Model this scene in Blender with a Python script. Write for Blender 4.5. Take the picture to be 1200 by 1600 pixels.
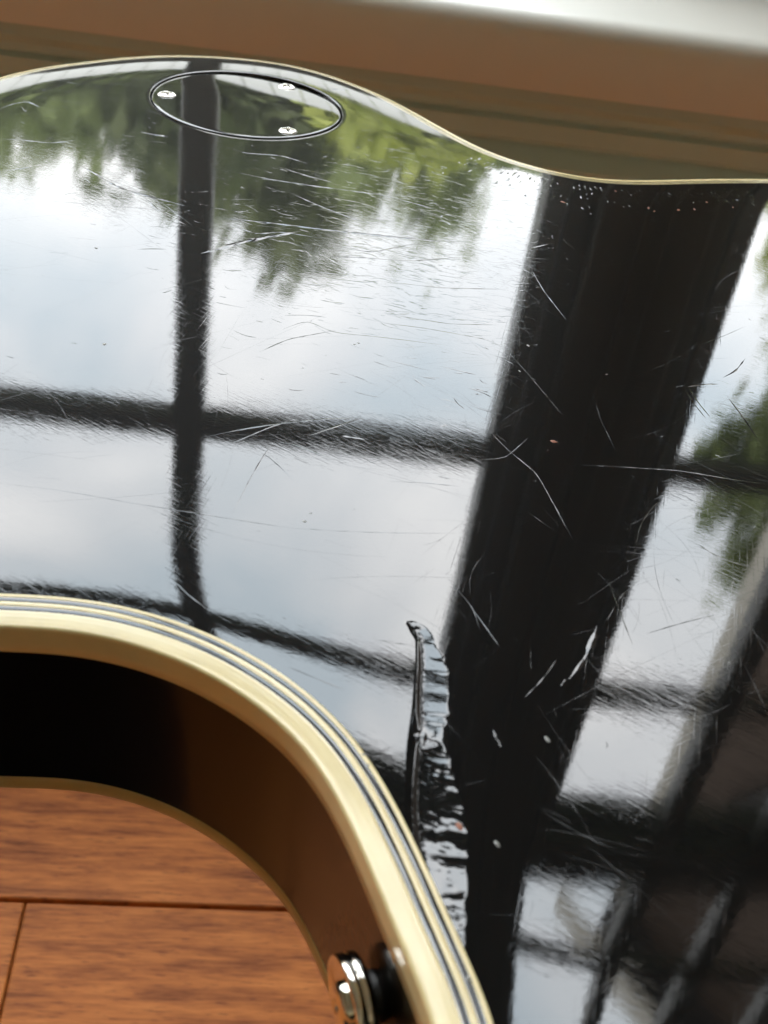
import bpy, bmesh, math, random
import numpy as np
from mathutils import Vector, Matrix, geometry

for o in list(bpy.data.objects):
    bpy.data.objects.remove(o)
scene = bpy.context.scene
COL = scene.collection
random.seed(7)
RNG = np.random.default_rng(11)

# ------------------------------------------------------------------ camera
# Metres.  The floor is z = 0, the back of the guitar lies level at z = ZB.
ZB = 0.42
PITCH, ROLL, FPX = math.radians(37.29), math.radians(9.35), 1804.0
cam_data = bpy.data.cameras.new('camera')
cam = bpy.data.objects.new('camera', cam_data)
COL.objects.link(cam)
fwd = Vector((0, math.cos(PITCH), -math.sin(PITCH)))
upv = Vector((1, 0, 0)).cross(fwd)
right = math.cos(ROLL) * Vector((1, 0, 0)) + math.sin(ROLL) * upv
camup = -math.sin(ROLL) * Vector((1, 0, 0)) + math.cos(ROLL) * upv
M = Matrix((right, camup, -fwd)).transposed().to_4x4()
M.translation = Vector((0, 0, ZB + 0.12))
cam.matrix_world = M
cam_data.sensor_fit = 'VERTICAL'
cam_data.sensor_height = 24.0
cam_data.lens = FPX / 1600.0 * 24.0
cam_data.clip_start = 0.01
cam_data.clip_end = 500
cam_data.dof.use_dof = True
cam_data.dof.focus_distance = 0.25
cam_data.dof.aperture_fstop = cam_data.lens / 1.15     # a 1.15 mm pupil
scene.camera = cam

# ------------------------------------------------------------------ sky light
world = bpy.data.worlds.new('World')
scene.world = world
world.use_nodes = True
SKY = 12.8
nt = world.node_tree
nt.nodes.clear()
wo = nt.nodes.new('ShaderNodeOutputWorld')
bg = nt.nodes.new('ShaderNodeBackground')
tc = nt.nodes.new('ShaderNodeTexCoord')
mp = nt.nodes.new('ShaderNodeMapping')
mp.inputs['Scale'].default_value = (1.0, 1.0, 1.5)
nz = nt.nodes.new('ShaderNodeTexNoise')
nz.inputs['Scale'].default_value = 4.2
nz.inputs['Detail'].default_value = 5
nz.inputs['Roughness'].default_value = 0.48
nz.inputs['Distortion'].default_value = 0.3
cr = nt.nodes.new('ShaderNodeValToRGB')
e = cr.color_ramp.elements
e[0].position, e[0].color = 0.33, (0.63, 0.71, 0.78, 1)
e[1].position, e[1].color = 0.64, (1.06, 1.045, 1.05, 1)
k = cr.color_ramp.elements.new(0.48); k.color = (0.83, 0.85, 0.885, 1)
nt.links.new(tc.outputs['Generated'], mp.inputs['Vector'])
nt.links.new(mp.outputs['Vector'], nz.inputs['Vector'])
nt.links.new(nz.outputs['Fac'], cr.inputs['Fac'])
nt.links.new(cr.outputs['Color'], bg.inputs['Color'])
# an overcast sky is brightest overhead
sx = nt.nodes.new('ShaderNodeSeparateXYZ')
nt.links.new(tc.outputs['Generated'], sx.inputs[0])
mr = nt.nodes.new('ShaderNodeMapRange')
mr.inputs['To Min'].default_value = SKY * 0.36
mr.inputs['To Max'].default_value = SKY
nt.links.new(sx.outputs['Z'], mr.inputs['Value'])
nt.links.new(mr.outputs['Result'], bg.inputs['Strength'])
nt.links.new(bg.outputs['Background'], wo.inputs['Surface'])

vs = scene.view_settings
vs.view_transform = 'Standard'
vs.look = 'None'
vs.exposure = 0.0
vs.gamma = 1.0
vs.use_curve_mapping = False
scene.render.engine = 'CYCLES'
scene.cycles.max_bounces = 8
scene.cycles.diffuse_bounces = 4
scene.cycles.glossy_bounces = 6
scene.cycles.transparent_max_bounces = 24
scene.cycles.sample_clamp_indirect = 12
scene.cycles.caustics_reflective = False
scene.cycles.use_denoising = True

# ---- measured marks on the back, millimetres: dent (x, y, lip width, floor width); scratches (width, slope, path)
GOUGE = [(5.75, 131.96, 0.2, 0.2), (7.54, 129.49, 0.8, 2.0), (8.67, 127.62, 0.79, 1.98), (9.16, 122.25, 0.77, 3.58), (9.31, 117.69, 0.85, 4.07), (9.63, 113.37, 1.11, 3.7), (10.29, 109.3, 1.89, 2.63), (10.15, 106.36, 1.78, 3.57), (10.22, 100.81, 1.64, 5.12), (10.45, 96.62, 1.6, 5.95), (11.0, 92.68, 1.65, 5.99), (11.99, 88.04, 1.45, 5.27), (13.01, 83.64, 1.33, 4.5), (14.66, 79.58, 1.38, 2.93), (16.23, 75.71, 1.35, 1.2), (17.09, 73.45, 0.96, 0.3)]
SCRATCHES = [
 (0.55,0.16,[(-91.7, 281.9), (-86.3, 278.0), (-79.9, 272.9), (-75.2, 270.7), (-67.6, 269.3), (-60.7, 267.7)]),
 (0.4,0.14,[(-71.5, 268.9), (-65.8, 262.3), (-61.9, 259.6), (-57.9, 257.0)]),
 (0.16,0.1,[(-91.9, 257.8), (-76.5, 261.1), (-59.6, 264.1)]),
 (0.6,0.16,[(-52.2, 264.0), (-39.6, 266.0), (-23.8, 267.6), (-8.0, 269.7), (8.4, 272.6)]),
 (0.9,0.18,[(-51.4, 243.4), (-47.6, 247.7), (-44.7, 251.8), (-38.1, 258.1), (-31.3, 264.2)]),
 (0.3,0.12,[(-57.9, 310.1), (-54.3, 308.2), (-44.1, 310.9), (-36.1, 308.1)]),
 (0.35,0.12,[(-56.8, 294.4), (-44.4, 292.9), (-34.2, 293.3), (-13.7, 294.9), (3.8, 290.4)]),
 (0.25,0.1,[(-42.6, 302.2), (-35.1, 299.4), (-27.9, 297.9)]),
 (0.3,0.1,[(-108.1, 270.0), (-104.5, 273.4), (-101.9, 276.4)]),
 (0.3,0.1,[(-115.6, 290.3), (-109.5, 292.3), (-103.1, 292.8), (-97.8, 297.8)]),
 (0.2,0.1,[(-86.3, 278.0), (-76.8, 273.4), (-66.2, 267.0), (-56.7, 257.4)]),
 (0.14,0.1,[(-63.4, 148.3), (-52.9, 149.1), (-42.1, 148.8), (-31.3, 148.9), (-15.3, 149.0), (-3.7, 151.0), (4.8, 152.9), (12.9, 155.1)]),
 (0.2,0.12,[(-21.9, 173.1), (-22.9, 168.2), (-23.9, 160.4), (-24.9, 149.9)]),
 (0.22,0.12,[(-28.6, 172.2), (-24.6, 170.2), (-20.5, 166.9), (-16.6, 162.4)]),
 (0.3,0.13,[(-33.7, 171.3), (-29.1, 174.8), (-23.7, 178.2), (-14.8, 182.9), (-7.7, 185.5)]),
 (0.3,0.13,[(-16.3, 176.5), (-12.0, 180.8), (-7.5, 185.4)]),
 (0.22,0.12,[(-21.6, 172.8), (-19.4, 173.8), (-15.6, 172.2), (-10.7, 170.7)]),
 (0.2,0.12,[(-30.7, 168.4), (-23.6, 177.3), (-18.4, 182.5)]),
 (0.85,0.2,[(36.0, 137.3), (35.4, 134.0), (34.1, 130.1), (32.6, 126.8), (31.1, 124.3)]),
 (0.3,0.15,[(30.8, 124.5), (29.9, 122.7)]),
 (0.13,0.12,[(20.2, 222.0), (25.8, 211.5), (32.2, 198.4)]),
 (0.18,0.12,[(25.9, 264.3), (29.0, 253.1), (34.0, 240.2)]),
 (0.2,0.14,[(58.7, 218.0), (60.3, 211.5), (62.2, 206.3)]),
 (0.2,0.14,[(59.6, 219.1), (61.1, 212.8), (63.1, 207.4)]),
 (0.3,0.14,[(68.2, 216.5), (70.2, 210.0), (72.4, 200.5)]),
 (0.3,0.14,[(68.2, 225.2), (71.6, 229.1), (74.8, 235.9)]),
 (0.5,0.16,[(59.7, 218.6), (63.5, 220.9), (66.7, 221.9)]),
 (0.15,0.12,[(16.9, 189.5), (20.8, 183.5), (26.8, 176.7), (33.0, 158.2)]),
 (0.15,0.12,[(14.8, 177.5), (20.8, 180.1), (24.4, 186.8), (25.1, 188.3)]),
 (0.15,0.12,[(31.8, 181.3), (41.6, 183.3), (54.1, 185.6), (65.3, 185.5), (71.5, 185.8)]),
 (0.15,0.1,[(25.0, 164.4), (29.0, 160.8), (33.2, 157.8)]),
 (0.18,0.12,[(43.3, 156.5), (45.2, 166.1), (48.1, 172.6), (50.1, 175.1)]),
 (0.13,0.1,[(42.0, 189.7), (40.0, 198.4), (38.5, 209.0)]),
 (0.14,0.1,[(64.1, 238.2), (71.0, 245.1), (77.3, 252.1)]),
 (0.25,0.1,[(0.0, 166.7), (5.9, 168.0), (12.6, 168.7)]),
 (0.2,0.1,[(-27.5, 214.4), (-23.0, 220.3), (-16.9, 216.6), (-8.8, 217.9), (7.7, 219.3)]),
 (0.25,0.1,[(-30.3, 203.8), (-25.6, 210.8), (-16.4, 217.9)]),
 (0.2,0.1,[(-28.1, 243.9), (-20.6, 244.0), (-12.6, 245.7)]),
 (0.3,0.12,[(-24.8, 252.2), (-15.9, 254.9), (-3.7, 257.4), (8.4, 264.3)]),
 (0.25,0.12,[(-22.7, 259.3), (-13.2, 258.5), (-3.0, 268.2), (5.1, 267.5)]),
 (0.4,0.14,[(-50.8, 262.6), (-41.3, 258.3), (-35.7, 262.1), (-26.2, 262.0)]),
 (0.25,0.12,[(-38.2, 286.6), (-29.0, 281.0), (-18.4, 275.9), (-11.8, 275.7)]),
 (0.2,0.1,[(-6.7, 224.5), (1.7, 225.3), (15.9, 224.9), (20.2, 222.0)]),
 (0.18,0.1,[(-8.7, 244.4), (4.8, 246.0), (19.8, 250.8)]),
 (0.18,0.1,[(-7.1, 228.9), (7.2, 229.0), (18.6, 232.4)]),
 (0.3,0.12,[(-61.4, 325.3), (-51.0, 329.3), (-43.8, 331.2)]),
 (0.3,0.12,[(-82.8, 311.2), (-79.9, 310.5), (-76.1, 311.2)]),
 (0.8,0.14,[(-82.2, 311.0), (-79.1, 310.9), (-75.7, 310.9)]),
 (0.25,0.12,[(-123.3, 311.2), (-121.6, 316.5), (-119.2, 320.0), (-114.7, 317.8)]),
 (0.3,0.12,[(-121.4, 320.1), (-118.4, 320.5), (-114.1, 317.0)]),
 (0.25,0.12,[(-119.4, 316.5), (-116.2, 311.4), (-116.7, 314.5)]),
 (0.3,0.12,[(55.2, 163.2), (58.2, 160.4), (64.7, 158.6)]),
 (0.14,0.1,[(38.5, 149.4), (39.3, 144.7), (41.6, 134.0)]),
 (0.14,0.1,[(44.0, 150.8), (40.4, 145.8), (37.7, 138.9)]),
 (0.14,0.1,[(43.9, 137.4), (49.4, 141.0), (56.2, 145.0)]),
 (0.14,0.1,[(24.5, 119.2), (27.4, 123.8), (29.4, 128.3)]),
 (0.14,0.1,[(9.1, 114.5), (8.3, 110.6), (10.5, 105.3)]),
 (0.2,0.12,[(15.3, 138.0), (18.5, 132.8), (20.6, 129.0)]),
 (0.3,0.14,[(20.0, 112.0), (20.6, 110.3), (21.3, 109.0)]),
 (0.14,0.1,[(11.9, 142.7), (16.4, 136.8), (17.5, 131.9)]),
 (0.2,0.12,[(-22.3, 122.4), (-21.2, 124.0), (-20.2, 126.1)]),
 (0.14,0.12,[(-29.8, 131.4), (-26.6, 128.5), (-23.2, 126.4)]),
 (0.14,0.1,[(-10.1, 117.8), (-5.1, 116.1), (-1.3, 114.9)]),
 (0.14,0.1,[(2.2, 126.1), (8.0, 126.1)]),
 (0.3,0.12,[(-34.3, 375.7), (-31.9, 376.9), (-29.8, 378.7)]),
 (0.5,0.12,[(-39.1, 374.4), (-36.3, 375.3), (-33.5, 377.5)]),
]
CHIPS = [[-11.9, 213.2], [-20.8, 200.3], [-74.1, 237.4], [-60.2, 196.9], [-12.2, 153.9], [-12.9, 151.4], [2.7, 103.9], [3.4, 102.3], [56.7, 133.9], [27.7, 111.9], [21.0, 92.9], [60.2, 154.0], [-11.1, 214.0], [23.3, 213.4], [42.1, 218.1], [25.1, 225.1], [18.2, 73.8]]
RED_CHIPS = [[59.5, 316.8], [61.0, 315.1], [73.2, 321.5], [85.2, 328.0], [38.4, 329.9], [77.7, 328.7], [68.3, 319.0], [30.1, 188.5], [35.0, 310.7], [63.9, 335.1], [50.7, 325.9], [16.1, 94.7]]

# ------------------------------------------------------------------ helpers
def tag(o, label=None, cat=None, group=None, kind=None):
    if label: o['label'] = label
    if cat: o['category'] = cat
    if group: o['group'] = group
    if kind: o['kind'] = kind
    return o

def add(name, me, mat=None, parent=None):
    o = bpy.data.objects.new(name, me)
    COL.objects.link(o)
    if mat and me is not None and not me.materials:
        me.materials.append(mat)
    if parent: o.parent = parent
    return o

def empty(name, loc=(0, 0, 0), rz=0.0, parent=None):
    o = bpy.data.objects.new(name, None)
    COL.objects.link(o)
    o.location = loc
    o.rotation_euler = (0, 0, rz)
    o.empty_display_size = 0.02
    if parent: o.parent = parent
    return o

def mesh(name, verts, faces, smooth=False):
    me = bpy.data.meshes.new(name)
    me.from_pydata([tuple(map(float, v)) for v in verts], [], [tuple(map(int, f)) for f in faces])
    me.validate()
    if smooth:
        me.polygons.foreach_set('use_smooth', [True] * len(me.polygons))
    me.update()
    return me

def box(name, lo, hi, mat, parent=None, bev=0.0, seg=2):
    bm = bmesh.new()
    bmesh.ops.create_cube(bm, size=1.0)
    lo, hi = Vector(lo), Vector(hi)
    for v in bm.verts:
        v.co = Vector(((v.co.x + .5) * (hi.x - lo.x) + lo.x, (v.co.y + .5) * (hi.y - lo.y) + lo.y,
                       (v.co.z + .5) * (hi.z - lo.z) + lo.z))
    if bev:
        bmesh.ops.bevel(bm, geom=bm.edges[:], offset=bev, segments=seg, affect='EDGES', profile=0.5)
    me = bpy.data.meshes.new(name)
    bm.to_mesh(me); bm.free()
    return add(name, me, mat, parent)

def lathe(name, prof, mat, parent, n=48, origin=(0, 0, 0), axis=(0, 0, 1), smooth=True):
    """prof: (axial, radius) pairs, metres."""
    ax = Vector(axis).normalized()
    u = ax.orthogonal().normalized(); w = ax.cross(u)
    V, Fs = [], []
    for a, r in prof:
        for i in range(n):
            t = 2 * math.pi * i / n
            V.append(Vector(origin) + ax * a + (u * math.cos(t) + w * math.sin(t)) * r)
    for j in range(len(prof) - 1):
        for i in range(n):
            k = (i + 1) % n
            Fs.append((j * n + i, j * n + k, (j + 1) * n + k, (j + 1) * n + i))
    return add(name, mesh(name, V, Fs, smooth), mat, parent)

def new_mat(name):
    m = bpy.data.materials.new(name)
    m.use_nodes = True
    nt = m.node_tree
    return m, nt, nt.nodes['Principled BSDF']

def node(nt, kind, **kw):
    n = nt.nodes.new(kind)
    for k, v in kw.items():
        if k in n.inputs: n.inputs[k].default_value = v
        else: setattr(n, k, v)
    return n

def simple(name, col, rough=0.5, spec=None, metal=0.0, var=0.0, scale=20.0, bump=0.0, ior=None):
    m, nt, b = new_mat(name)
    b.inputs['Base Color'].default_value = (*col, 1)
    b.inputs['Roughness'].default_value = rough
    b.inputs['Metallic'].default_value = metal
    if ior: b.inputs['IOR'].default_value = ior
    if var or bump:
        tc = node(nt, 'ShaderNodeTexCoord')
        nz = node(nt, 'ShaderNodeTexNoise', Scale=scale, Detail=5.0)
        nt.links.new(tc.outputs['Object'], nz.inputs['Vector'])
        if var:
            mx = node(nt, 'ShaderNodeMix', data_type='RGBA')
            mx.inputs[6].default_value = (*[c * (1 - var) for c in col], 1)
            mx.inputs[7].default_value = (*[min(1, c * (1 + var)) for c in col], 1)
            nt.links.new(nz.outputs['Fac'], mx.inputs[0])
            nt.links.new(mx.outputs[2], b.inputs['Base Color'])
        if bump:
            bp = node(nt, 'ShaderNodeBump', Strength=1.0, Distance=bump)
            nt.links.new(nz.outputs['Fac'], bp.inputs['Height'])
            nt.links.new(bp.outputs['Normal'], b.inputs['Normal'])
    return m

def streak(nt, vec, ang, along, across, lo, hi, seed=0.0, detail=2.0):
    """noise drawn out along one direction, thresholded into sparse hairlines"""
    mp = node(nt, 'ShaderNodeMapping')
    mp.inputs['Rotation'].default_value = (0, 0, -math.radians(ang))
    mp.inputs['Location'].default_value = (seed, seed * 1.7, 0)
    nt.links.new(vec, mp.inputs['Vector'])
    mp2 = node(nt, 'ShaderNodeMapping')
    mp2.inputs['Scale'].default_value = (along, across, 1)
    nt.links.new(mp.outputs['Vector'], mp2.inputs['Vector'])
    nz = node(nt, 'ShaderNodeTexNoise', Scale=1.0, Detail=detail, Roughness=0.6)
    nt.links.new(mp2.outputs['Vector'], nz.inputs['Vector'])
    mr = node(nt, 'ShaderNodeMapRange')
    mr.inputs['From Min'].default_value = lo
    mr.inputs['From Max'].default_value = hi
    nt.links.new(nz.outputs['Fac'], mr.inputs['Value'])
    return mr.outputs['Result']

def math_node(nt, op, a, b):
    n = node(nt, 'ShaderNodeMath', operation=op)
    for i, x in enumerate((a, b)):
        if hasattr(x, 'links'): nt.links.new(x, n.inputs[i])
        else: n.inputs[i].default_value = x
    return n.outputs[0]

def lacquer(name, base, scuffs=1.0, gloss=(.01, .025), haze=.013, ior=1.6):
    m, nt, b = new_mat(name)
    b.inputs['Base Color'].default_value = (*base, 1)
    b.inputs['IOR'].default_value = 1.5
    b.inputs['Specular IOR Level'].default_value = haze
    b.inputs['Roughness'].default_value = .32
    b.inputs['Coat Weight'].default_value = 1.0
    b.inputs['Coat IOR'].default_value = ior
    tc = node(nt, 'ShaderNodeTexCoord')
    P = tc.outputs['Object']
    # orange peel and polishing waves, hairline wear in the rubbing directions
    wave = node(nt, 'ShaderNodeTexNoise', Scale=38.0, Detail=1.0)
    nt.links.new(P, wave.inputs['Vector'])
    h = math_node(nt, 'MULTIPLY', wave.outputs['Fac'], 12e-6)
    peel = node(nt, 'ShaderNodeTexNoise', Scale=800.0, Detail=3.0)
    nt.links.new(P, peel.inputs['Vector'])
    h = math_node(nt, 'ADD', h, math_node(nt, 'MULTIPLY', peel.outputs['Fac'], 1.3e-6))
    area = node(nt, 'ShaderNodeTexNoise', Scale=26.0, Detail=3.0)
    nt.links.new(P, area.inputs['Vector'])
    am = node(nt, 'ShaderNodeMapRange'); am.inputs['From Min'].default_value = .34; am.inputs['From Max'].default_value = .66
    am.inputs['To Min'].default_value = .25
    nt.links.new(area.outputs['Fac'], am.inputs['Value'])
    for ang, al, ac, lo, hi, amp, seed in ((-27, 170, 2300, .50, .72, 1.7e-6, 0.0), (-22, 260, 4200, .52, .70, .7e-6, 3.1),
                                          (4, 120, 2100, .55, .74, 1.0e-6, 5.3), (38, 90, 2600, .58, .74, .8e-6, 8.7),
                                          (82, 90, 2600, .60, .74, 1.0e-6, 12.9)):
        s = streak(nt, P, ang, al, ac, lo, hi, seed)
        s = math_node(nt, 'MULTIPLY', s, am.outputs['Result'])
        h = math_node(nt, 'ADD', h, math_node(nt, 'MULTIPLY', s, amp * scuffs))
    bp = node(nt, 'ShaderNodeBump', Strength=1.0, Distance=1.0)
    nt.links.new(h, bp.inputs['Height'])
    nt.links.new(bp.outputs['Normal'], b.inputs['Coat Normal'])
    rr = node(nt, 'ShaderNodeMapRange')
    rr.inputs['To Min'].default_value = gloss[0]; rr.inputs['To Max'].default_value = gloss[1]
    nt.links.new(area.outputs['Fac'], rr.inputs['Value'])
    nt.links.new(rr.outputs['Result'], b.inputs['Coat Roughness'])
    return m

MAT = {}
MAT['black'] = lacquer('black_lacquer', (.0035, .0035, .0035))
MAT['cover'] = lacquer('black_plastic', (.004, .004, .004), .35)
MAT['side'] = lacquer('side_lacquer', (.004, .003, .002), .25, (.11, .17), .03, 1.26)
MAT['scratch'] = simple('scratch_edge', (.010, .010, .010), .09, ior=1.6)
MAT['chip'] = simple('bare_chip', (.24, .24, .22), .35, var=.4, scale=900)
MAT['wood_chip'] = simple('bare_wood', (.30, .10, .045), .5, var=.4, scale=900)
MAT['cream'] = simple('aged_cream', (.86, .72, .38), .14, var=.11, scale=150, bump=4e-6, ior=1.6)
MAT['cream_dull'] = simple('aged_cream_front', (.55, .42, .17), .3, var=.12, scale=200)
MAT['ply'] = simple('black_ply', (.012, .012, .012), .08, ior=1.7, bump=6e-6, scale=500)
MAT['chrome'] = simple('nickel', (.86, .83, .76), .10, metal=1.0, bump=6e-6, scale=900)
MAT['nickel_white'] = simple('screw_nickel', (.93, .90, .83), .24, metal=1.0)
MAT['recess'] = simple('recess', (.012, .011, .010), .5)
MAT['sill'] = simple('sill_paint', (.87, .87, .80), .38, var=.03, scale=30, bump=3e-5)
MAT['paint'] = simple('tinted_sill_paint', (.62, .74, .66), .38, var=.04, scale=30, bump=3e-5)  # the sill's paint, darker and greened to offset orange light bounced off the floor
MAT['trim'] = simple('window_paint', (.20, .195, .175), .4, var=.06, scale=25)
MAT['wall'] = simple('wall_paint', (.60, .56, .45), .7, var=.05, scale=4)
MAT['ceiling'] = simple('ceiling_paint', (.74, .73, .68), .8, var=.03, scale=4)

# ------------------------------------------------------------------ room, window (wall frame turned by YAW)
YAW = 0.1095
room = empty('room', (0, 0, 0), YAW)
room['kind'] = 'group'
def rbox(name, lo, hi, mat, bev=0.0, parent=None, seg=2):
    """box in the wall frame; heights are given relative to the guitar's back"""
    o = box(name, (lo[0], lo[1], lo[2] + ZB), (hi[0], hi[1], hi[2] + ZB), mat, parent, bev, seg)
    if parent is None: o.rotation_euler = (0, 0, YAW)
    return o
WK = 1.1645
WY = 0.7385 * WK                      # room face of the glazing bars
FL = -ZB
XL, XR, YB, CZ = -2.1, 2.3, -2.4, 2.42
WI, WO = WY - .03, WY + .11      # inner and outer wall face
kz = lambda z: (z + .12) * WK - .12
LW = (-1.50, 0.199)            # left window daylight, right window daylight
RW = (0.334, 1.50)
Z0, ZT = -0.030, 2.22
def wall_piece(lo, hi):
    return rbox('wall', lo, hi, MAT['wall'])
w = wall_piece((XL, WI, FL), (LW[0] - .03, WO, CZ)); w['kind'] = 'structure'
w = wall_piece((RW[1] + .03, WI, FL), (XR, WO, CZ)); w['kind'] = 'structure'
w = wall_piece((LW[0] - .03, WI, ZT + .03), (RW[1] + .03, WO, CZ)); w['kind'] = 'structure'
w = wall_piece((LW[0] - .03, WI, FL), (RW[1] + .03, WO, -.082)); w['kind'] = 'structure'
w = wall_piece((XL - .1, YB, FL), (XL, WO, CZ)); w['kind'] = 'structure'
w = wall_piece((XR, YB, FL), (XR + .1, WO, CZ)); w['kind'] = 'structure'
w = wall_piece((XL - .1, YB - .1, FL), (XR + .1, YB, CZ)); w['kind'] = 'structure'
cl = rbox('ceiling', (XL - .1, YB - .1, CZ), (XR + .1, WO, CZ + .1), MAT['ceiling']); cl['kind'] = 'structure'
bpy.data.objects.remove(room)

# window stool with a rounded nosing, and the moulded apron under it
def extrude_profile(name, prof, x0, x1, mat, parent, nx=1):
    V, Fs = [], []
    n = len(prof)
    for i in range(nx + 1):
        x = x0 + (x1 - x0) * i / nx
        for y, z in prof: V.append((x, y, z + ZB))
    for i in range(nx):
        for j in range(n):
            k = (j + 1) % n
            Fs.append((i * n + j, i * n + k, (i + 1) * n + k, (i + 1) * n + j))
    Fs.append(tuple(range(n))); Fs.append(tuple(nx * n + j for j in reversed(range(n))))
    me = mesh(name, V, Fs)
    bm = bmesh.new(); bm.from_mesh(me); bmesh.ops.recalc_face_normals(bm, faces=bm.faces[:]); bm.to_mesh(me); bm.free()
    for p in me.polygons: p.use_smooth = True
    me.set_sharp_from_angle(angle=math.radians(40))
    o = add(name, me, mat, parent)
    return o
sill = empty('window_sill', (0, 0, 0), YAW)
SY = 0.6646
nose = [(WY + .02, -.038), (SY + .013, -.038)]
for i in range(1, 10):
    a = math.pi / 2 * i / 9
    nose.append((SY + .013 - .013 * math.sin(a), -.051 + .013 * math.cos(a)))
nose += [(SY, -.068), (SY + .004, -.080), (WY + .02, -.080)]
extrude_profile('stool', nose, XL + .02, XR - .02, MAT['sill'], sill)
ap = [(WY - .01, -.0815), (SY + .012, -.0815), (SY + .010, -.088), (SY + .013, -.093), (SY + .0125, -.0960), (SY + .016, -.0968),
      (SY + .0165, -.099), (SY + .0125, -.101), (SY + .0125, -.1110), (SY + .0155, -.1124), (SY + .0160, -.1146), (SY + .012, -.117),
      (SY + .006, -.124), (SY + .006, -.129), (SY + .014, -.133), (SY + .018, -.145), (SY + .018, FL), (WY - .01, FL)]
extrude_profile('apron', ap, XL + .02, XR - .02, MAT['paint'], sill)
tag(sill, 'pale painted window sill with rounded nosing and moulded apron behind the guitar', 'window sill')

def glass():
    m = bpy.data.materials.new('window_glass'); m.use_nodes = True
    nt = m.node_tree; nt.nodes.clear()
    out = node(nt, 'ShaderNodeOutputMaterial'); mx = node(nt, 'ShaderNodeMixShader')
    tr = node(nt, 'ShaderNodeBsdfTransparent'); gl = node(nt, 'ShaderNodeBsdfGlossy', Roughness=0.0)
    tr.inputs['Color'].default_value = (.97, .985, .98, 1)
    fr = node(nt, 'ShaderNodeFresnel', IOR=1.3)
    nt.links.new(fr.outputs[0], mx.inputs[0]); nt.links.new(tr.outputs[0], mx.inputs[1]); nt.links.new(gl.outputs[0], mx.inputs[2])
    nt.links.new(mx.outputs[0], out.inputs['Surface'])
    return m
MAT['glass'] = glass()

def sash(win, x0, x1, z0, z1, ydep, vbars, hbars, stile, bot, top):
    s = empty('sash', (0, 0, 0), 0, win)
    dk = (WY + ydep + .017) / WY
    vbars = [x * dk for x in vbars]; hbars = [(z + .12) * dk - .12 for z in hbars]
    y0, y1 = WY + ydep, WY + ydep + .034
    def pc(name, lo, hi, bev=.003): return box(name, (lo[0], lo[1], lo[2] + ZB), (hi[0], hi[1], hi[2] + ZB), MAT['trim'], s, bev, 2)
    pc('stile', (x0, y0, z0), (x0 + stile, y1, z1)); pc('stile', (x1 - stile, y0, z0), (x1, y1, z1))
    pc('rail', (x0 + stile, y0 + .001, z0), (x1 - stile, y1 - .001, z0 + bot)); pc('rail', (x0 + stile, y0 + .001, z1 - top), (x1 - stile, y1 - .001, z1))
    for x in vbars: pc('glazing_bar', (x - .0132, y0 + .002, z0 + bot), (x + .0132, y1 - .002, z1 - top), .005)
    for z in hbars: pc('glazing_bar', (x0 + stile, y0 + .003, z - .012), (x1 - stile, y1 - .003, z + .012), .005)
    xs = [x0 + stile] + list(vbars) + [x1 - stile]; zs = [z0 + bot] + list(hbars) + [z1 - top]
    for i in range(len(xs) - 1):
        for j in range(len(zs) - 1):
            V = [(xs[i], y1 - .012, zs[j] + ZB), (xs[i + 1], y1 - .012, zs[j] + ZB), (xs[i + 1], y1 - .012, zs[j + 1] + ZB), (xs[i], y1 - .012, zs[j + 1] + ZB)]
            add('pane', mesh('pane', V, [(0, 1, 2, 3)]), MAT['glass'], s)

def window(x0, x1, vb, label):
    win = empty('sash_window', (0, 0, 0), YAW)
    sash(win, x0, x1, Z0, kz(.932), 0.0, vb, (kz(.377), kz(.631)), .019, .102, .085)
    sash(win, x0, x1, kz(.845), ZT, .036, vb, (kz(1.072), kz(1.33), kz(1.58)), .019, .085, .06)
    tag(win, label, 'window')
window(LW[0], LW[1], [WK * (-.0772 - .2408 * i) for i in range(6)][::-1][1:], 'wide multi-pane window mirrored in the guitar, left of the broad post')
window(RW[0], RW[1], [WK * x for x in (.4245, .530, .641, .752, .863, .974, 1.085, 1.196)], 'narrow-paned window mirrored in the guitar, right of the broad post')
mul = empty('window_post', (0, 0, 0), YAW)
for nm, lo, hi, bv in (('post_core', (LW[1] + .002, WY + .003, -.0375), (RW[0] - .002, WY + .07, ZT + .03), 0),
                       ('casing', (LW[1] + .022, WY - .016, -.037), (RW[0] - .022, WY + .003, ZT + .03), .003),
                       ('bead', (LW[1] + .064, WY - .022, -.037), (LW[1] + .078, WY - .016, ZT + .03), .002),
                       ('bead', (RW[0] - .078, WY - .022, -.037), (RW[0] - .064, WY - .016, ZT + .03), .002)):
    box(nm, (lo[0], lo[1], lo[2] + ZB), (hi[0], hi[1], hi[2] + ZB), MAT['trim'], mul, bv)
tag(mul, 'broad dark post between the two windows, mirrored in the guitar back', 'window post')

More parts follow.
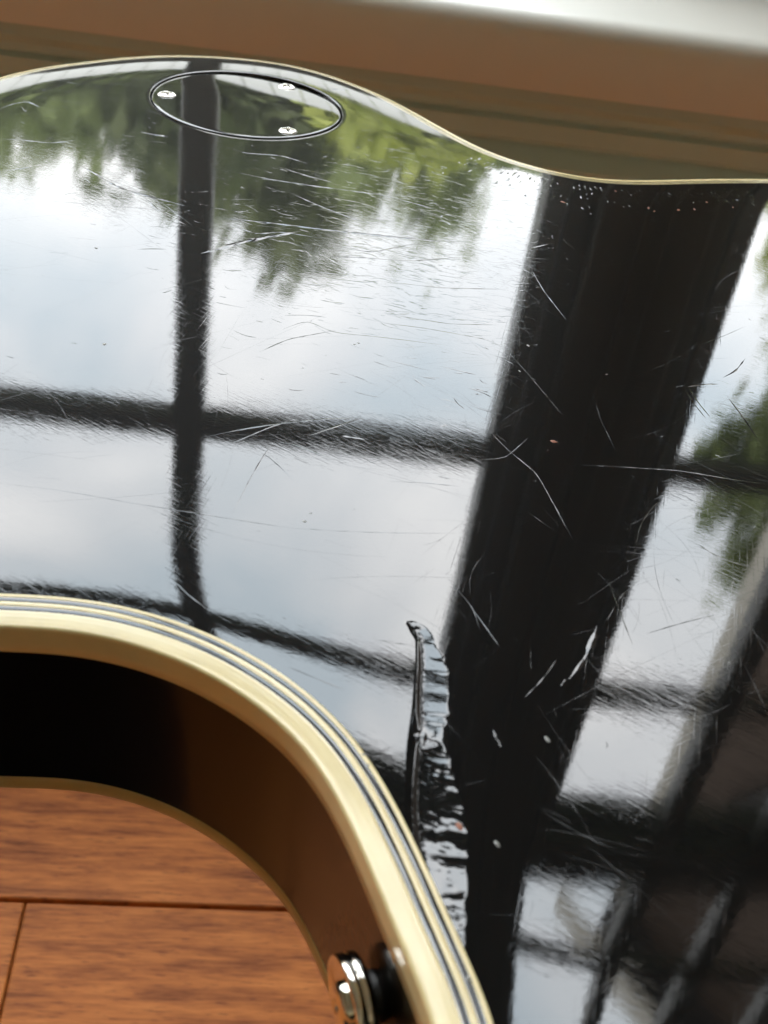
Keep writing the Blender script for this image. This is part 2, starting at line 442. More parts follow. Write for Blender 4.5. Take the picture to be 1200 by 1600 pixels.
# ------------------------------------------------------------------ floor boards
def floor_material():
    m, nt, b = new_mat('floor_board')
    tc = node(nt, 'ShaderNodeTexCoord'); oi = node(nt, 'ShaderNodeObjectInfo')
    comb = node(nt, 'ShaderNodeCombineXYZ'); sc = math_node(nt, 'MULTIPLY', oi.outputs['Random'], 37.0)
    nt.links.new(sc, comb.inputs[0]); nt.links.new(sc, comb.inputs[2])
    ad = node(nt, 'ShaderNodeVectorMath', operation='ADD')
    nt.links.new(tc.outputs['Object'], ad.inputs[0]); nt.links.new(comb.outputs[0], ad.inputs[1])
    def nz(sc, det, rough=.55, dist=0.0):
        mp = node(nt, 'ShaderNodeMapping'); mp.inputs['Scale'].default_value = sc
        nt.links.new(ad.outputs[0], mp.inputs['Vector'])
        n = node(nt, 'ShaderNodeTexNoise', Scale=1.0, Detail=det, Roughness=rough, Distortion=dist)
        nt.links.new(mp.outputs[0], n.inputs['Vector']); return n.outputs['Fac']
    broad = nz((16, 130, 16), 5, .62, .35)
    fine = nz((70, 700, 60), 3)
    pores = nz((95, 900, 60), 2)
    r = node(nt, 'ShaderNodeValToRGB'); el = r.color_ramp.elements
    el[0].position, el[0].color = .30, (.19, .052, .014, 1)
    el[1].position, el[1].color = .72, (.78, .29, .075, 1)
    q = el.new(.5); q.color = (.54, .175, .043, 1)
    mixv = math_node(nt, 'ADD', math_node(nt, 'MULTIPLY', broad, .72), math_node(nt, 'MULTIPLY', fine, .28))
    tone = math_node(nt, 'ADD', mixv, math_node(nt, 'MULTIPLY', math_node(nt, 'SUBTRACT', oi.outputs['Random'], .5), .10))
    nt.links.new(tone, r.inputs['Fac'])
    pr = node(nt, 'ShaderNodeMapRange'); pr.inputs['From Min'].default_value = .60; pr.inputs['From Max'].default_value = .70
    pr.inputs['To Max'].default_value = .62
    nt.links.new(pores, pr.inputs['Value'])
    mx = node(nt, 'ShaderNodeMix', data_type='RGBA'); mx.inputs[7].default_value = (.16, .045, .018, 1)
    nt.links.new(pr.outputs[0], mx.inputs[0]); nt.links.new(r.outputs[0], mx.inputs[6])
    nt.links.new(mx.outputs[2], b.inputs['Base Color'])
    b.inputs['Roughness'].default_value = .45; b.inputs['IOR'].default_value = 1.22
    bp = node(nt, 'ShaderNodeBump', Strength=.6, Distance=.00012)
    nt.links.new(fine, bp.inputs['Height']); nt.links.new(bp.outputs[0], b.inputs['Normal'])
    return m
MAT['floor'] = floor_material()
MAT['gap'] = simple('dark_gap', (.02, .012, .008), .9)
floor = box('floor', (XL - .1, YB - .1, -.06), (XR + .1, WI + .01, -.021), MAT['gap']); floor.rotation_euler = (0, 0, YAW)
floor['kind'] = 'structure'
FA = 0.145 - YAW                      # the boards run a touch off the wall
BW = 0.088
ca, sa = math.cos(0.145), math.sin(0.145)
row_ref = -(-.162) * sa + .3329 * ca   # the seam seen through the cutaway
joint = -.149 * ca + .3335 * sa       # the butt joint in the board below that seam
r0 = -22
for r in range(r0, 4):
    y0 = row_ref + r * BW; y1 = y0 + BW
    xs = [-1.75]
    x = joint - 1.05 if r == -1 else -1.75 + random.uniform(.2, .9)
    while x < 1.7:
        if x > -1.6: xs.append(x)
        x += 1.05 if r == -1 else random.uniform(.75, 1.15)
    xs.append(1.8)
    for i in range(len(xs) - 1):
        g = .0011
        o = box('floor_board', (xs[i] + g * .4, y0 + g, -.019), (xs[i + 1] - g * .4, y1 - g, 0), MAT['floor'], None, .0008, 1)
        o.parent = floor
        o.rotation_euler = (0, 0, 0.145 - YAW)

# ------------------------------------------------------------------ guitar
mm = 0.001
guitar = empty('electric_guitar', (0, 0, ZB))
tag(guitar, 'scratched glossy black guitar lying face down, cream bound edges, cutaway and round cover', 'guitar')

FAR = [(-134.4, 341.1), (-128.6, 352.2), (-121.6, 361.5), (-114.0, 370.0), (-106.0, 378.2), (-95.4, 386.4), (-83.9, 392.2), (-71.6, 396.2),
       (-61.0, 397.7), (-49.8, 396.5), (-38.3, 392.0), (-29.0, 386.4), (-22.1, 381.0), (-12.8, 371.2), (-3.9, 360.4), (4.6, 350.6),
       (12.7, 343.0), (20.5, 338.6), (28.2, 335.9), (35.8, 334.6), (43.4, 334.5), (51.2, 336.2), (59.0, 339.2), (67.1, 343.1),
       (75.4, 347.2), (83.7, 351.2), (100.9, 358.7)]
BOUT = [(140, 372), (190, 383), (250, 378), (310, 352), (360, 305), (390, 240), (398, 170), (385, 95), (350, 25), (300, -32), (240, -70),
        (180, -88), (120, -92), (60, -96), (10, -106), (-40, -118), (-78, -116), (-100, -98), (-104, -74), (-88, -54), (-60, -44),
        (-30, -36), (-5, -22), (12, 0), (20, 26), (19, 48)]
NEAR = [(14.6, 67.9), (13.0, 71.4), (10.8, 75.6), (8.5, 80.3), (6.2, 85.0), (3.7, 89.9), (1.1, 94.6), (-2.6, 100.3), (-5.8, 104.1),
        (-10.6, 108.2), (-15.8, 111.6), (-23.2, 115.1), (-30.6, 117.2), (-36.5, 118.0), (-43.5, 118.0), (-51.6, 116.6)]
SHOULDER = [(-75, 113), (-105, 112), (-140, 116), (-166, 130), (-180, 155), (-184, 190), (-180, 230), (-168, 268), (-152, 300)]
CTRL = np.array(FAR + BOUT + NEAR + SHOULDER, float)

def closed_spline(P, step):
    n = len(P); out = []
    for i in range(n):
        p0, p1, p2, p3 = P[i - 1], P[i], P[(i + 1) % n], P[(i + 2) % n]
        d = np.linalg.norm(p2 - p1)
        a1, a0, a2 = math.sqrt(d), math.sqrt(np.linalg.norm(p1 - p0)), math.sqrt(np.linalg.norm(p3 - p2))
        m1 = (p2 - p1) + a1 * ((p1 - p0) / a0 - (p2 - p0) / (a0 + a1))
        m2 = (p2 - p1) + a1 * ((p3 - p2) / a2 - (p3 - p1) / (a1 + a2))
        for t in np.linspace(0, 1, 24, endpoint=False):
            out.append((2 * t**3 - 3 * t**2 + 1) * p1 + (t**3 - 2 * t**2 + t) * m1 + (-2 * t**3 + 3 * t**2) * p2 + (t**3 - t**2) * m2)
    out = np.array(out)
    L = np.r_[0, np.cumsum(np.linalg.norm(np.diff(np.r_[out, out[:1]], axis=0), axis=1))]
    N = int(L[-1] / step)
    s = np.linspace(0, L[-1], N, endpoint=False)
    Q = np.c_[np.interp(s, L, np.r_[out[:, 0], out[0, 0]]), np.interp(s, L, np.r_[out[:, 1], out[0, 1]])]
    for _ in range(6):                       # fair the traced points into one sweep
        Q = .25 * np.roll(Q, 1, 0) + .5 * Q + .25 * np.roll(Q, -1, 0)
    return Q
OUT = closed_spline(CTRL, 1.3)
for _ in range(14):
    OUT = .25 * np.roll(OUT, 1, 0) + .5 * OUT + .25 * np.roll(OUT, -1, 0)
tang = np.roll(OUT, -1, 0) - np.roll(OUT, 1, 0)
tang /= np.linalg.norm(tang, axis=1)[:, None]
area2 = np.sum(OUT[:, 0] * np.roll(OUT[:, 1], -1) - np.roll(OUT[:, 0], -1) * OUT[:, 1])
sgn = 1.0 if area2 > 0 else -1.0
INW = sgn * np.c_[-tang[:, 1], tang[:, 0]]            # inward normals
NO = len(OUT)

def smooth01(t):
    t = np.clip(t, 0, 1); return t * t * (3 - 2 * t)
def edge_dist(P):
    P = np.atleast_2d(P); d = np.full(len(P), 1e9)
    for i in range(0, len(P), 4000):
        q = P[i:i + 4000]
        d[i:i + 4000] = np.sqrt(((q[:, None, :] - OUT[None]) ** 2).sum(2).min(1))
    return d
def rolloff(P, d):
    """how far the back falls away towards its rim (mm)"""
    P = np.atleast_2d(P)
    far = smooth01((P[:, 1] - 255) / 60) * smooth01((15 - P[:, 0]) / 45)
    a = .054 + far * .132
    D = 26.0 + 4 * far
    u = np.clip((D - d) / D, 0, 1)
    return -a * D / 3 * u ** 3

GG = np.array(GOUGE)
gl = np.r_[0, np.cumsum(np.linalg.norm(np.diff(GG[:, :2], axis=0), axis=1))]
gs = np.linspace(0, gl[-1], 400)
GC = np.c_[[np.interp(gs, gl, GG[:, k]) for k in range(4)]].T
kern = np.ones(7) / 7
for k in range(4):
    GC[:, k] = np.convolve(np.pad(GC[:, k], 3, mode='edge'), kern, mode='valid')
def vnoise(x, y, seed):
    """smooth value noise"""
    r = np.random.default_rng(seed).random((64, 64))
    xi, yi = np.floor(x).astype(int), np.floor(y).astype(int)
    fx, fy = smooth01(x - xi), smooth01(y - yi)
    g = lambda a, b: r[a % 64, b % 64]
    return (g(xi, yi) * (1 - fx) + g(xi + 1, yi) * fx) * (1 - fy) + (g(xi, yi + 1) * (1 - fx) + g(xi + 1, yi + 1) * fx) * fy
def gouge(P):
    """torn dent: a narrow steep lip on its left, a wide sloping floor on its right (mm)"""
    z = np.zeros(len(P))
    m = (P[:, 0] > 0) & (P[:, 0] < 26) & (P[:, 1] > 68) & (P[:, 1] < 136)
    q = P[m]
    if not len(q): return z
    D2 = ((q[:, None, :] - GC[None, :, :2]) ** 2).sum(2); j = D2.argmin(1)
    c = GC[j]; dist = np.sqrt(D2[np.arange(len(q)), j])
    side = np.sign(q[:, 0] - c[:, 0])
    ragged = 1 + .16 * (vnoise(q[:, 1] * 1.1, q[:, 1] * 0 + 3, 5) - .5)
    wl, wr = np.maximum(c[:, 2], .15), np.maximum(c[:, 3] * ragged, .15)
    s = gs[j] / gl[-1]
    depth = np.minimum(.085 * np.maximum(c[:, 3], .15), .42) * smooth01(s / .06) * smooth01((1 - s) / .05)
    depth *= 1 - .8 * np.exp(-((c[:, 1] - 108.6) / 1.1) ** 2)
    uL, uR = np.clip(dist / wl, 0, 1), np.clip(dist / wr, 0, 1)
    shal = np.minimum(.075 * np.clip(wl - dist, 0, None), depth * .7)
    zl = shal + (depth - shal) * np.clip(1 - dist / .4, 0, 1)
    zz = np.where(side < 0, -zl, -depth * (1 - uR))
    # torn fibres across the floor of the dent, a raised burr along the lip
    ux, uy = q[:, 0] * .82 - q[:, 1] * .57, q[:, 0] * .57 + q[:, 1] * .82
    wx = vnoise(q[:, 0] * .5, q[:, 1] * .5, 4) * 2.2
    fib = (vnoise(ux * .45 + wx, uy * 1.05 + wx, 8) - .5) * .055 + (vnoise(ux * 1.0, uy * 2.3 + wx, 9) - .5) * .03 + (vnoise(q[:, 0] * 1.6 + wx, q[:, 1] * 1.9, 6) - .5) * .016 + np.abs(vnoise(ux * .8 + 9, uy * 2.6 + wx, 12) - .5) * .018
    low = smooth01((116 - q[:, 1]) / 12) * .96 + .04
    zz += np.where((side > 0), fib * .55 * low * np.clip(3 * uR * (1 - uR), 0, 1) * (depth > .02), 0)
    zz += .05 * np.exp(-((dist - .18) / .16) ** 2) * (side > 0) * smooth01(s / .1) * smooth01((1 - s) / .1)
    z[m] = zz
    return z

CC, CR = np.array([-60.9, 348.0]), 28.4         # switch cover
PLY = [(3.3, 4.25, 'ply'), (4.25, 5.15, 'cream'), (5.15, 6.05, 'ply'), (6.05, 6.75, 'cream')]
RS = 1 - .42 * smooth01((OUT[:, 1] - 250) / 60)      # the binding is scraped narrower along the far side
def ring(d):
    return OUT + INW * (d * RS)[:, None] if d < 7 else OUT + INW * d
def strip_mesh(prof, name, mat, parent, use_roll=True):
    """prof: list of (inset mm, z mm) swept round the outline"""
    V, Fs = [], []
    for d, z in prof:
        R = ring(d)
        zz = z + (rolloff(R, max(d, 0) * RS) if use_roll else 0)
        V += [(x * mm, y * mm, k * mm) for (x, y), k in zip(R, np.broadcast_to(zz, NO))]
    for j in range(len(prof) - 1):
        for i in range(NO):
            k = (i + 1) % NO
            f = (j * NO + i, j * NO + k, (j + 1) * NO + k, (j + 1) * NO + i)
            Fs.append(f if sgn < 0 else f[::-1])
    me = mesh(name, V, Fs, True)
    return add(name, me, mat, parent)

bind = [(3.3, .0), (3.1, .02), (2.75, .024), (2.5, .012), (2.2, .022), (1.9, .02), (1.65, .008), (1.35, .014), (.75, .0), (.45, -.03), (.22, -.10), (.08, -.24), (.01, -.45), (0, -.8), (-.02, -3.0), (0, -5.0), (.25, -5.15)]
o = strip_mesh(bind, 'back_binding', MAT['cream'], guitar)
o['label'] = 'yellowed cream binding round the back edge'
for a, b, k in PLY:
    up = .025 if k == 'cream' else -.02
    strip_mesh([(a, -.03), (a + .10, up), ((a + b) / 2, up + .012), (b - .10, up), (b, -.03)], 'purfling_line', MAT[k], guitar)
strip_mesh([(.12, -5.10), (.12, -12), (.12, -20), (.12, -33.9)], 'side', MAT['side'], guitar)
strip_mesh([(.25, -33.8), (0, -34.0), (0, -36.6), (.3, -37.0), (1.0, -37.2)], 'front_binding', MAT['cream_dull'], guitar, False)
R = ring(1.0)
bm = bmesh.new()
bm.faces.new([bm.verts.new((x * mm, y * mm, -37.2 * mm)) for x, y in R])
me = bpy.data.meshes.new('front'); bm.to_mesh(me); bm.free()
add('front', me, MAT['side'], guitar)

# ---- the back plate: graded triangulation, fine where the dent is
def inside(P, poly):
    xa, ya = poly[:, 0], poly[:, 1]; xb, yb = np.roll(xa, -1), np.roll(ya, -1)
    c = np.zeros(len(P), bool)
    for i in range(0, len(P), 3000):
        x, y = P[i:i + 3000, 0][:, None], P[i:i + 3000, 1][:, None]
        t = (ya > y) != (yb > y)
        with np.errstate(divide='ignore', invalid='ignore'):
            xi = (xb - xa) * (y - ya) / (yb - ya) + xa
        c[i:i + 3000] = (np.sum(t & (x < xi), axis=1) % 2) == 1
    return c
def grid(x0, x1, y0, y1, s):
    X, Y = np.meshgrid(np.arange(x0, x1, s), np.arange(y0, y1, s * .9))
    X = X + (np.arange(X.shape[0]) % 2)[:, None] * s * .5
    return np.c_[X.ravel(), Y.ravel()]
LOOP = ring(6.75)
hr = CR + .45
HN = 180
ha = np.linspace(0, 2 * math.pi, HN, endpoint=False)
HOLE = CC + (hr + .4) * np.c_[np.cos(ha), np.sin(ha)]
fine_box = (2.5, 22, 70, 136)
g1 = grid(*fine_box[:2], *fine_box[2:], .30)
g2 = grid(-150, 130, 60, 392, 2.4)
g3 = grid(-190, 405, -125, 392, 9.0)
in1 = (g2[:, 0] > fine_box[0] - 1.2) & (g2[:, 0] < fine_box[1] + 1.2) & (g2[:, 1] > fine_box[2] - 1.2) & (g2[:, 1] < fine_box[3] + 1.2)
g2 = g2[~in1]
in2 = (g3[:, 0] > -153) & (g3[:, 0] < 133) & (g3[:, 1] > 57)
g3 = g3[~in2]
rings = np.concatenate([ring(d)[((OUT[:, 0] > -150) & (OUT[:, 0] < 130) & (OUT[:, 1] > 55))] for d in (7.5, 8.2, 9.0, 10.2)])
pts = np.r_[g1, g2, g3]
pts = pts + RNG.normal(0, .02, pts.shape)
d = edge_dist(pts)
keep = inside(pts, OUT) & (d > np.where(inside(pts, np.array([(2, 69), (23, 69), (23, 137), (2, 137)], float)), 7.0, 11.0)) \
    & (np.hypot(*(pts - CC).T) > hr + 1.2)
pts = pts[keep]
dr = np.hypot(*(rings - CC).T) > hr + 1.0
rb = rings[dr]
rb = rb[~((rb[:, 0] > 2.5) & (rb[:, 0] < 22) & (rb[:, 1] > 70) & (rb[:, 1] < 136))]
hole2 = CC + (hr + 1.5) * np.c_[np.cos(ha), np.sin(ha)]
ALL = np.r_[LOOP, HOLE, rb, hole2, pts]
nl, nh = len(LOOP), len(HOLE)
edges = [(i, (i + 1) % nl) for i in range(nl)] + [(nl + i, nl + (i + 1) % nh) for i in range(nh)]
res = geometry.delaunay_2d_cdt([Vector(p) for p in ALL], edges, [], 0, 1e-5)
VV = np.array([tuple(v) for v in res[0]]); TT = np.array([f for f in res[2] if len(f) == 3])
cen = VV[TT].mean(1)
ok = inside(cen, LOOP) & ~(np.hypot(*(cen - CC).T) < hr + .4 - .01)
TT = TT[ok]
def height(P):
    dd = edge_dist(P)
    return rolloff(P, dd) + gouge(P)
ZZ = height(VV)
a, b, c3 = VV[TT[:, 0]], VV[TT[:, 1]], VV[TT[:, 2]]
cr2 = (b[:, 0] - a[:, 0]) * (c3[:, 1] - a[:, 1]) - (b[:, 1] - a[:, 1]) * (c3[:, 0] - a[:, 0])
TT[cr2 < 0] = TT[cr2 < 0][:, ::-1]
V3 = np.c_[VV, ZZ] * mm
verts = [tuple(v) for v in V3]; faces = [tuple(t) for t in TT]
# rounded lip and wall of the cover recess
base = len(verts)
prev = None
for rr_, zz_ in ((hr + .4, 0), (hr + .22, -.05), (hr + .08, -.18), (hr, -.5), (hr, -2.4), (hr - 3, -2.4)):
    P = CC + rr_ * np.c_[np.cos(ha), np.sin(ha)]
    z = rolloff(P, edge_dist(P)) + zz_
    idx = list(range(len(verts), len(verts) + HN))
    verts += [(x * mm, y * mm, k * mm) for (x, y), k in zip(P, z)]
    if prev:
        for i in range(HN):
            k = (i + 1) % HN
            faces.append((prev[i], prev[k], idx[k], idx[i])[::-1])
    prev = idx
plate = mesh('back_plate', verts, faces, True)
bm = bmesh.new(); bm.from_mesh(plate)
bmesh.ops.remove_doubles(bm, verts=bm.verts[:], dist=1e-6)
loose = [v for v in bm.verts if not v.link_faces]
bmesh.ops.delete(bm, geom=loose, context='VERTS')
bmesh.ops.recalc_face_normals(bm, faces=bm.faces[:])
bm.to_mesh(plate); bm.free()
if sum(p.normal.z for p in list(plate.polygons)[:200]) < 0: plate.flip_normals()
plate_o = add('back_plate', plate, MAT['black'], guitar)
plate_o['label'] = 'glossy black lacquered back with scratches and a torn dent'

# ---- round switch cover, slightly warped, with three cross-head screws
def cover_z(P):
    q = P - CC
    s = q @ np.array([.42, .907])
    return .05 - .030 * s * .25 - .85 * np.clip((s + 4) / 32, 0, 1) ** 2.2 + .008 * q[:, 0]
V, Fs = [], []
rad = [0, 3, 6, 9, 12, 15, 18, 20, 22, 24, 25.5, 26.8, 27.6, 28.0, 28.25, 28.38, 28.4, 28.4]
dz = [0] * 12 + [-.01, -.05, -.12, -.25, -.5, -2.2]
for r_, z_ in zip(rad, dz):
    P = CC + r_ * np.c_[np.cos(ha), np.sin(ha)]
    V += [(x * mm, y * mm, k * mm) for (x, y), k in zip(P, cover_z(P) + z_)]
for j in range(len(rad) - 1):
    for i in range(HN):
        k = (i + 1) % HN
        Fs.append((j * HN + i, j * HN + k, (j + 1) * HN + k, (j + 1) * HN + i)[::-1])
me = mesh('switch_cover', V, Fs, True)
bm = bmesh.new(); bm.from_mesh(me); bmesh.ops.remove_doubles(bm, verts=bm.verts[:], dist=1e-7); bm.to_mesh(me); bm.free()
cover = add('switch_cover', me, MAT['cover'], guitar)
cover['label'] = 'round black plastic cover held by three screws'
def screw(px, py, turn, scale=1.0):
    N, RN = 64, [0, .25, .5, .75, 1.0, 1.25, 1.5, 1.75, 2.0, 2.25, 2.45, 2.6, 2.68]
    V, Fs, dark = [], [], []
    def zf(x, y, r):
        dome = .85 * (1 - (r / 2.75) ** 2) ** .6 if r < 2.75 else 0
        arm = min(max(abs(x), 0), max(abs(y), 0))
        rec = max(0, 1 - (arm / .52) ** 4) * max(0, 1 - (r / 1.95) ** 6)
        return dome - 1.0 * rec, rec
    for r_ in RN:
        for i in range(N):
            t = 2 * math.pi * i / N
            x, y = r_ * math.cos(t), r_ * math.sin(t)
            z, rec = zf(x, y, r_)
            dark.append(rec > .5)
            V.append((x * mm * scale, y * mm * scale, z * mm * scale))
    for j in range(len(RN) - 1):
        for i in range(N):
            k = (i + 1) % N
            Fs.append((j * N + i, (j + 1) * N + i, (j + 1) * N + k, j * N + k))
    me = mesh('screw', V, Fs, True)
    me.materials.append(MAT['nickel_white']); me.materials.append(MAT['recess'])
    for p in me.polygons:
        p.material_index = 1 if sum(dark[v] for v in p.vertices) >= 3 else 0
    o = add('screw', me, None, cover)
    z = float(cover_z(np.array([[px, py]]))[0])
    o.location = (px * mm, py * mm, (z - .05) * mm)
    o.rotation_euler = (0, 0, turn)
screw(-84.6, 344.0, .5); screw(-52.6, 370.6, .9); screw(-45.4, 329.6, .15)

# ---- nickel strap button on the cutaway side
axis = Vector((-.9, -.436, 0)); org = Vector((8.6, 79.8, -17.5)) * mm
pr = [(1.1, 2.9), (1.2, 5.0), (1.3, 5.8), (1.45, 6.1), (2.4, 6.15), (2.55, 6.05), (2.65, 5.9), (2.75, 6.05), (2.9, 6.15), (3.8, 6.15),
      (4.05, 6.0), (4.15, 5.7), (4.1, 5.2), (3.8, 4.2), (3.75, 0.01)]
stem_pr = [(-.3, 3.4), (.3, 3.2), (1.3, 3.0)]
strap = lathe('strap_button', [(a * mm, r * mm) for a, r in pr], MAT['chrome'], guitar, 64, org, axis)
lathe('stem', [(a * mm, r * mm) for a, r in stem_pr], MAT['recess'], strap, 32, org, axis)
lathe('screw', [(a * mm, r * mm) for a, r in ((3.76, 3.0), (4.2, 2.95), (4.7, 2.4), (5.0, 1.4), (5.05, 1.1), (4.6, .9), (4.6, .01))], MAT['chrome'], strap, 40, org, axis)

# ---- neck, out of frame to the left
V, Fs = [], []
NS = 16
for x, hw, dep in ((-170, 28, 24), (-190, 28, 21), (-215, 27.5, 17), (-330, 25.5, 16), (-520, 22, 15)):
    for i in range(NS + 1):
        t = math.pi * i / NS
        V.append((x * mm, (150 + hw * math.cos(t)) * mm, (-34 + dep * math.sin(t) ** .8) * mm))
for j in range(4):
    for i in range(NS):
        Fs.append((j * (NS + 1) + i, j * (NS + 1) + i + 1, (j + 1) * (NS + 1) + i + 1, (j + 1) * (NS + 1) + i))
add('neck', mesh('neck', V, Fs, True), MAT['side'], guitar)
box('fingerboard', (-.52, .1275, -.0405), (-.17, .1725, -.0345), MAT['recess'], guitar, .001)

# ---- scratches: long ones singly, the fine web as one part
def scratch_strip(pts, wid, slope, V, Fs):
    P = np.array(pts, float)
    if len(P) > 2:
        L = np.r_[0, np.cumsum(np.linalg.norm(np.diff(P, axis=0), axis=1))]
        n = max(6, int(L[-1] / 1.2)); s = np.linspace(0, L[-1], n)
        Q = np.c_[np.interp(s, L, P[:, 0]), np.interp(s, L, P[:, 1])]
        for _ in range(max(2, n // 8)):
            Q[1:-1] = .25 * Q[:-2] + .5 * Q[1:-1] + .25 * Q[2:]
    else:
        n = 6; Q = P[0] + (P[-1] - P[0]) * np.linspace(0, 1, n)[:, None]
    dd = edge_dist(Q)
    ok = inside(Q, OUT) & (dd > 8)
    if not ok.all(): return
    T = np.gradient(Q, axis=0); T /= np.linalg.norm(T, axis=1)[:, None] + 1e-9
    Nn = np.c_[-T[:, 1], T[:, 0]]
    t = np.linspace(0, 1, n)
    w = wid * .5 * np.clip(np.minimum(t, 1 - t) * 5, .06, 1) * (1 + .35 * RNG.normal(size=n)).clip(.45, 1.6)
    z = height(Q)
    b0 = len(V)
    for i in range(n):
        h = w[i] * slope
        for k, hh in ((-1, .004), (RNG.uniform(-.35, .35), h + .004), (1, .004)):
            q = Q[i] + Nn[i] * w[i] * k
            V.append((q[0] * mm, q[1] * mm, (z[i] + hh) * mm))
    for i in range(n - 1):
        for k in range(2):
            a = b0 + i * 3 + k
            Fs.append((a, a + 3, a + 4, a + 1))
for wd, sl, pts_ in SCRATCHES:
    V, Fs = [], []
    up_ = pts_[0][1] > 240
    scratch_strip(pts_, wd * (1.35 if up_ else 1), sl * (1.15 if up_ else .85), V, Fs)
    if V: add('scratch', mesh('scratch', V, Fs), MAT['scratch'], plate_o)
V, Fs = [], []
def rand_scratch(cx, cy, L, ang, wid, slope, bend):
    n = 7; s = np.linspace(-.5, .5, n)
    k = bend * RNG.normal()
    x = L * s; y = L * k * (s * s)
    ca, sa = math.cos(ang), math.sin(ang)
    scratch_strip(np.c_[cx + x * ca - y * sa, cy + x * sa + y * ca], wid, slope, V, Fs)
for i in range(480):      # long hairlines, all over
    rand_scratch(RNG.uniform(-130, 100), RNG.uniform(70, 370), RNG.gamma(2.2, 8.5), RNG.normal(math.radians(-10), .9), RNG.uniform(.02, .055), RNG.uniform(.015, .05), .2)
for i in range(260):      # web of hairlines over the lower and right part
    rand_scratch(RNG.normal(35, 26), RNG.normal(165, 45), RNG.gamma(2.2, 6.5), RNG.uniform(0, math.pi), RNG.uniform(.018, .045), RNG.uniform(.02, .07), .22)
for i in range(1100):     # rubbed, rippled lacquer between the cover and the waist
    rand_scratch(RNG.normal(0, 24), RNG.normal(272, 34), RNG.gamma(2.0, 1.6) + .4, RNG.normal(math.radians(-6), .28), RNG.uniform(.10, .40), RNG.uniform(.012, .05), .4)
for i in range(560):      # short dashes by the waist and the upper bout
    rand_scratch(RNG.normal(-5, 40), RNG.normal(275, 32), RNG.gamma(1.6, 1.1) + .3, RNG.normal(math.radians(-5), .5), RNG.uniform(.06, .22), RNG.uniform(.03, .10), .6)
for i in range(130):      # nicks
    rand_scratch(RNG.uniform(-120, 95), RNG.uniform(75, 365), RNG.gamma(1.4, .5) + .15, RNG.uniform(0, math.pi), RNG.uniform(.05, .18), RNG.uniform(.06, .16), .6)
fs = add('fine_scratches', mesh('fine_scratches', V, Fs), MAT['scratch'], plate_o)
fs['kind'] = 'stuff'

def chip(x, y, r, mat, name):
    n = RNG.integers(6, 9); V = []
    ang0 = RNG.uniform(0, 6.28); st = RNG.uniform(.35, .8)
    z = float(height(np.array([[x, y]]))[0])
    rim, top = [], []
    for i in range(n):
        t = 2 * math.pi * i / n
        q = r * RNG.uniform(.7, 1.25)
        ex, ey = q * math.cos(t), q * st * math.sin(t)
        rim.append(((x + ex * math.cos(ang0) - ey * math.sin(ang0)) * mm, (y + ex * math.sin(ang0) + ey * math.cos(ang0)) * mm, (z + .003) * mm))
    V = rim + [(x * mm + RNG.normal(0, .15 * r) * mm, y * mm + RNG.normal(0, .15 * r) * mm, (z + .16 * r) * mm)]
    add(name, mesh(name, V, [(i, (i + 1) % n, n) for i in range(n)]), mat, plate_o)
for x, y in CHIPS: chip(x, y, RNG.uniform(.25, .6), MAT['chip'], 'chip')
for x, y in RED_CHIPS:
    if edge_dist(np.array([[x, y]]))[0] > 7.2: chip(x, y, RNG.uniform(.35, .8), MAT['wood_chip'], 'chip')
# worn, pitted strip of lacquer along the waist
V, Fs = [], []
wi = [i for i in range(NO) if 14 < OUT[i, 0] < 88 and OUT[i, 1] > 300]
for _ in range(300):
    i = random.choice(wi); dd_ = 7.6 + RNG.gamma(1.6, 4.0)
    q = OUT[i] + INW[i] * dd_
    L = RNG.uniform(.3, 1.3); a = math.atan2(INW[i, 1], INW[i, 0]) + RNG.normal(0, .35)
    w_ = RNG.uniform(.12, .4)
    z = float(rolloff(q[None], np.array([dd_]))[0])
    t = np.array([math.cos(a), math.sin(a)]); n_ = np.array([-t[1], t[0]])
    b0 = len(V)
    for p_, h in ((q - t * L, .004), (q - n_ * w_, .004), (q + t * L, .004), (q + n_ * w_, .004), (q + RNG.normal(0, .06, 2), w_ * .12)):
        V.append((p_[0] * mm, p_[1] * mm, (z + h) * mm))
    Fs += [(b0 + k, b0 + (k + 1) % 4, b0 + 4) for k in range(4)]
pt = add('pitted_wear', mesh('pitted_wear', V, Fs), MAT['scratch'], plate_o)
pt['kind'] = 'stuff'

# ---- dark rounded form added on the floor to darken the cutaway side's reflection
MAT['dark_form'] = simple('dark_form_black', (.008, .008, .009), .9, var=.3, scale=300)
V, Fs = [], []
BN = 64
for s_, z_ in ((1.0, .002), (1.012, .02), (1.0, .045), (.96, .058), (.85, .066), (.001, .07)):
    for i in range(BN):
        t = 2 * math.pi * i / BN
        cx_, sx_ = math.cos(t), math.sin(t)
        V.append((.34 * s_ * math.copysign(abs(cx_) ** .75, cx_), .22 * s_ * math.copysign(abs(sx_) ** .75, sx_), z_))
for j in range(5):
    for i in range(BN):
        k = (i + 1) % BN
        Fs.append((j * BN + i, j * BN + k, (j + 1) * BN + k, (j + 1) * BN + i))
dark_form = add('added_dark_form', mesh('added_dark_form', V, Fs, True), MAT['dark_form'])
dark_form.location = (.05, -.20, 0)
tag(dark_form, 'added dark rounded form on the floor that darkens the reflection in the cutaway side', 'dark_form')

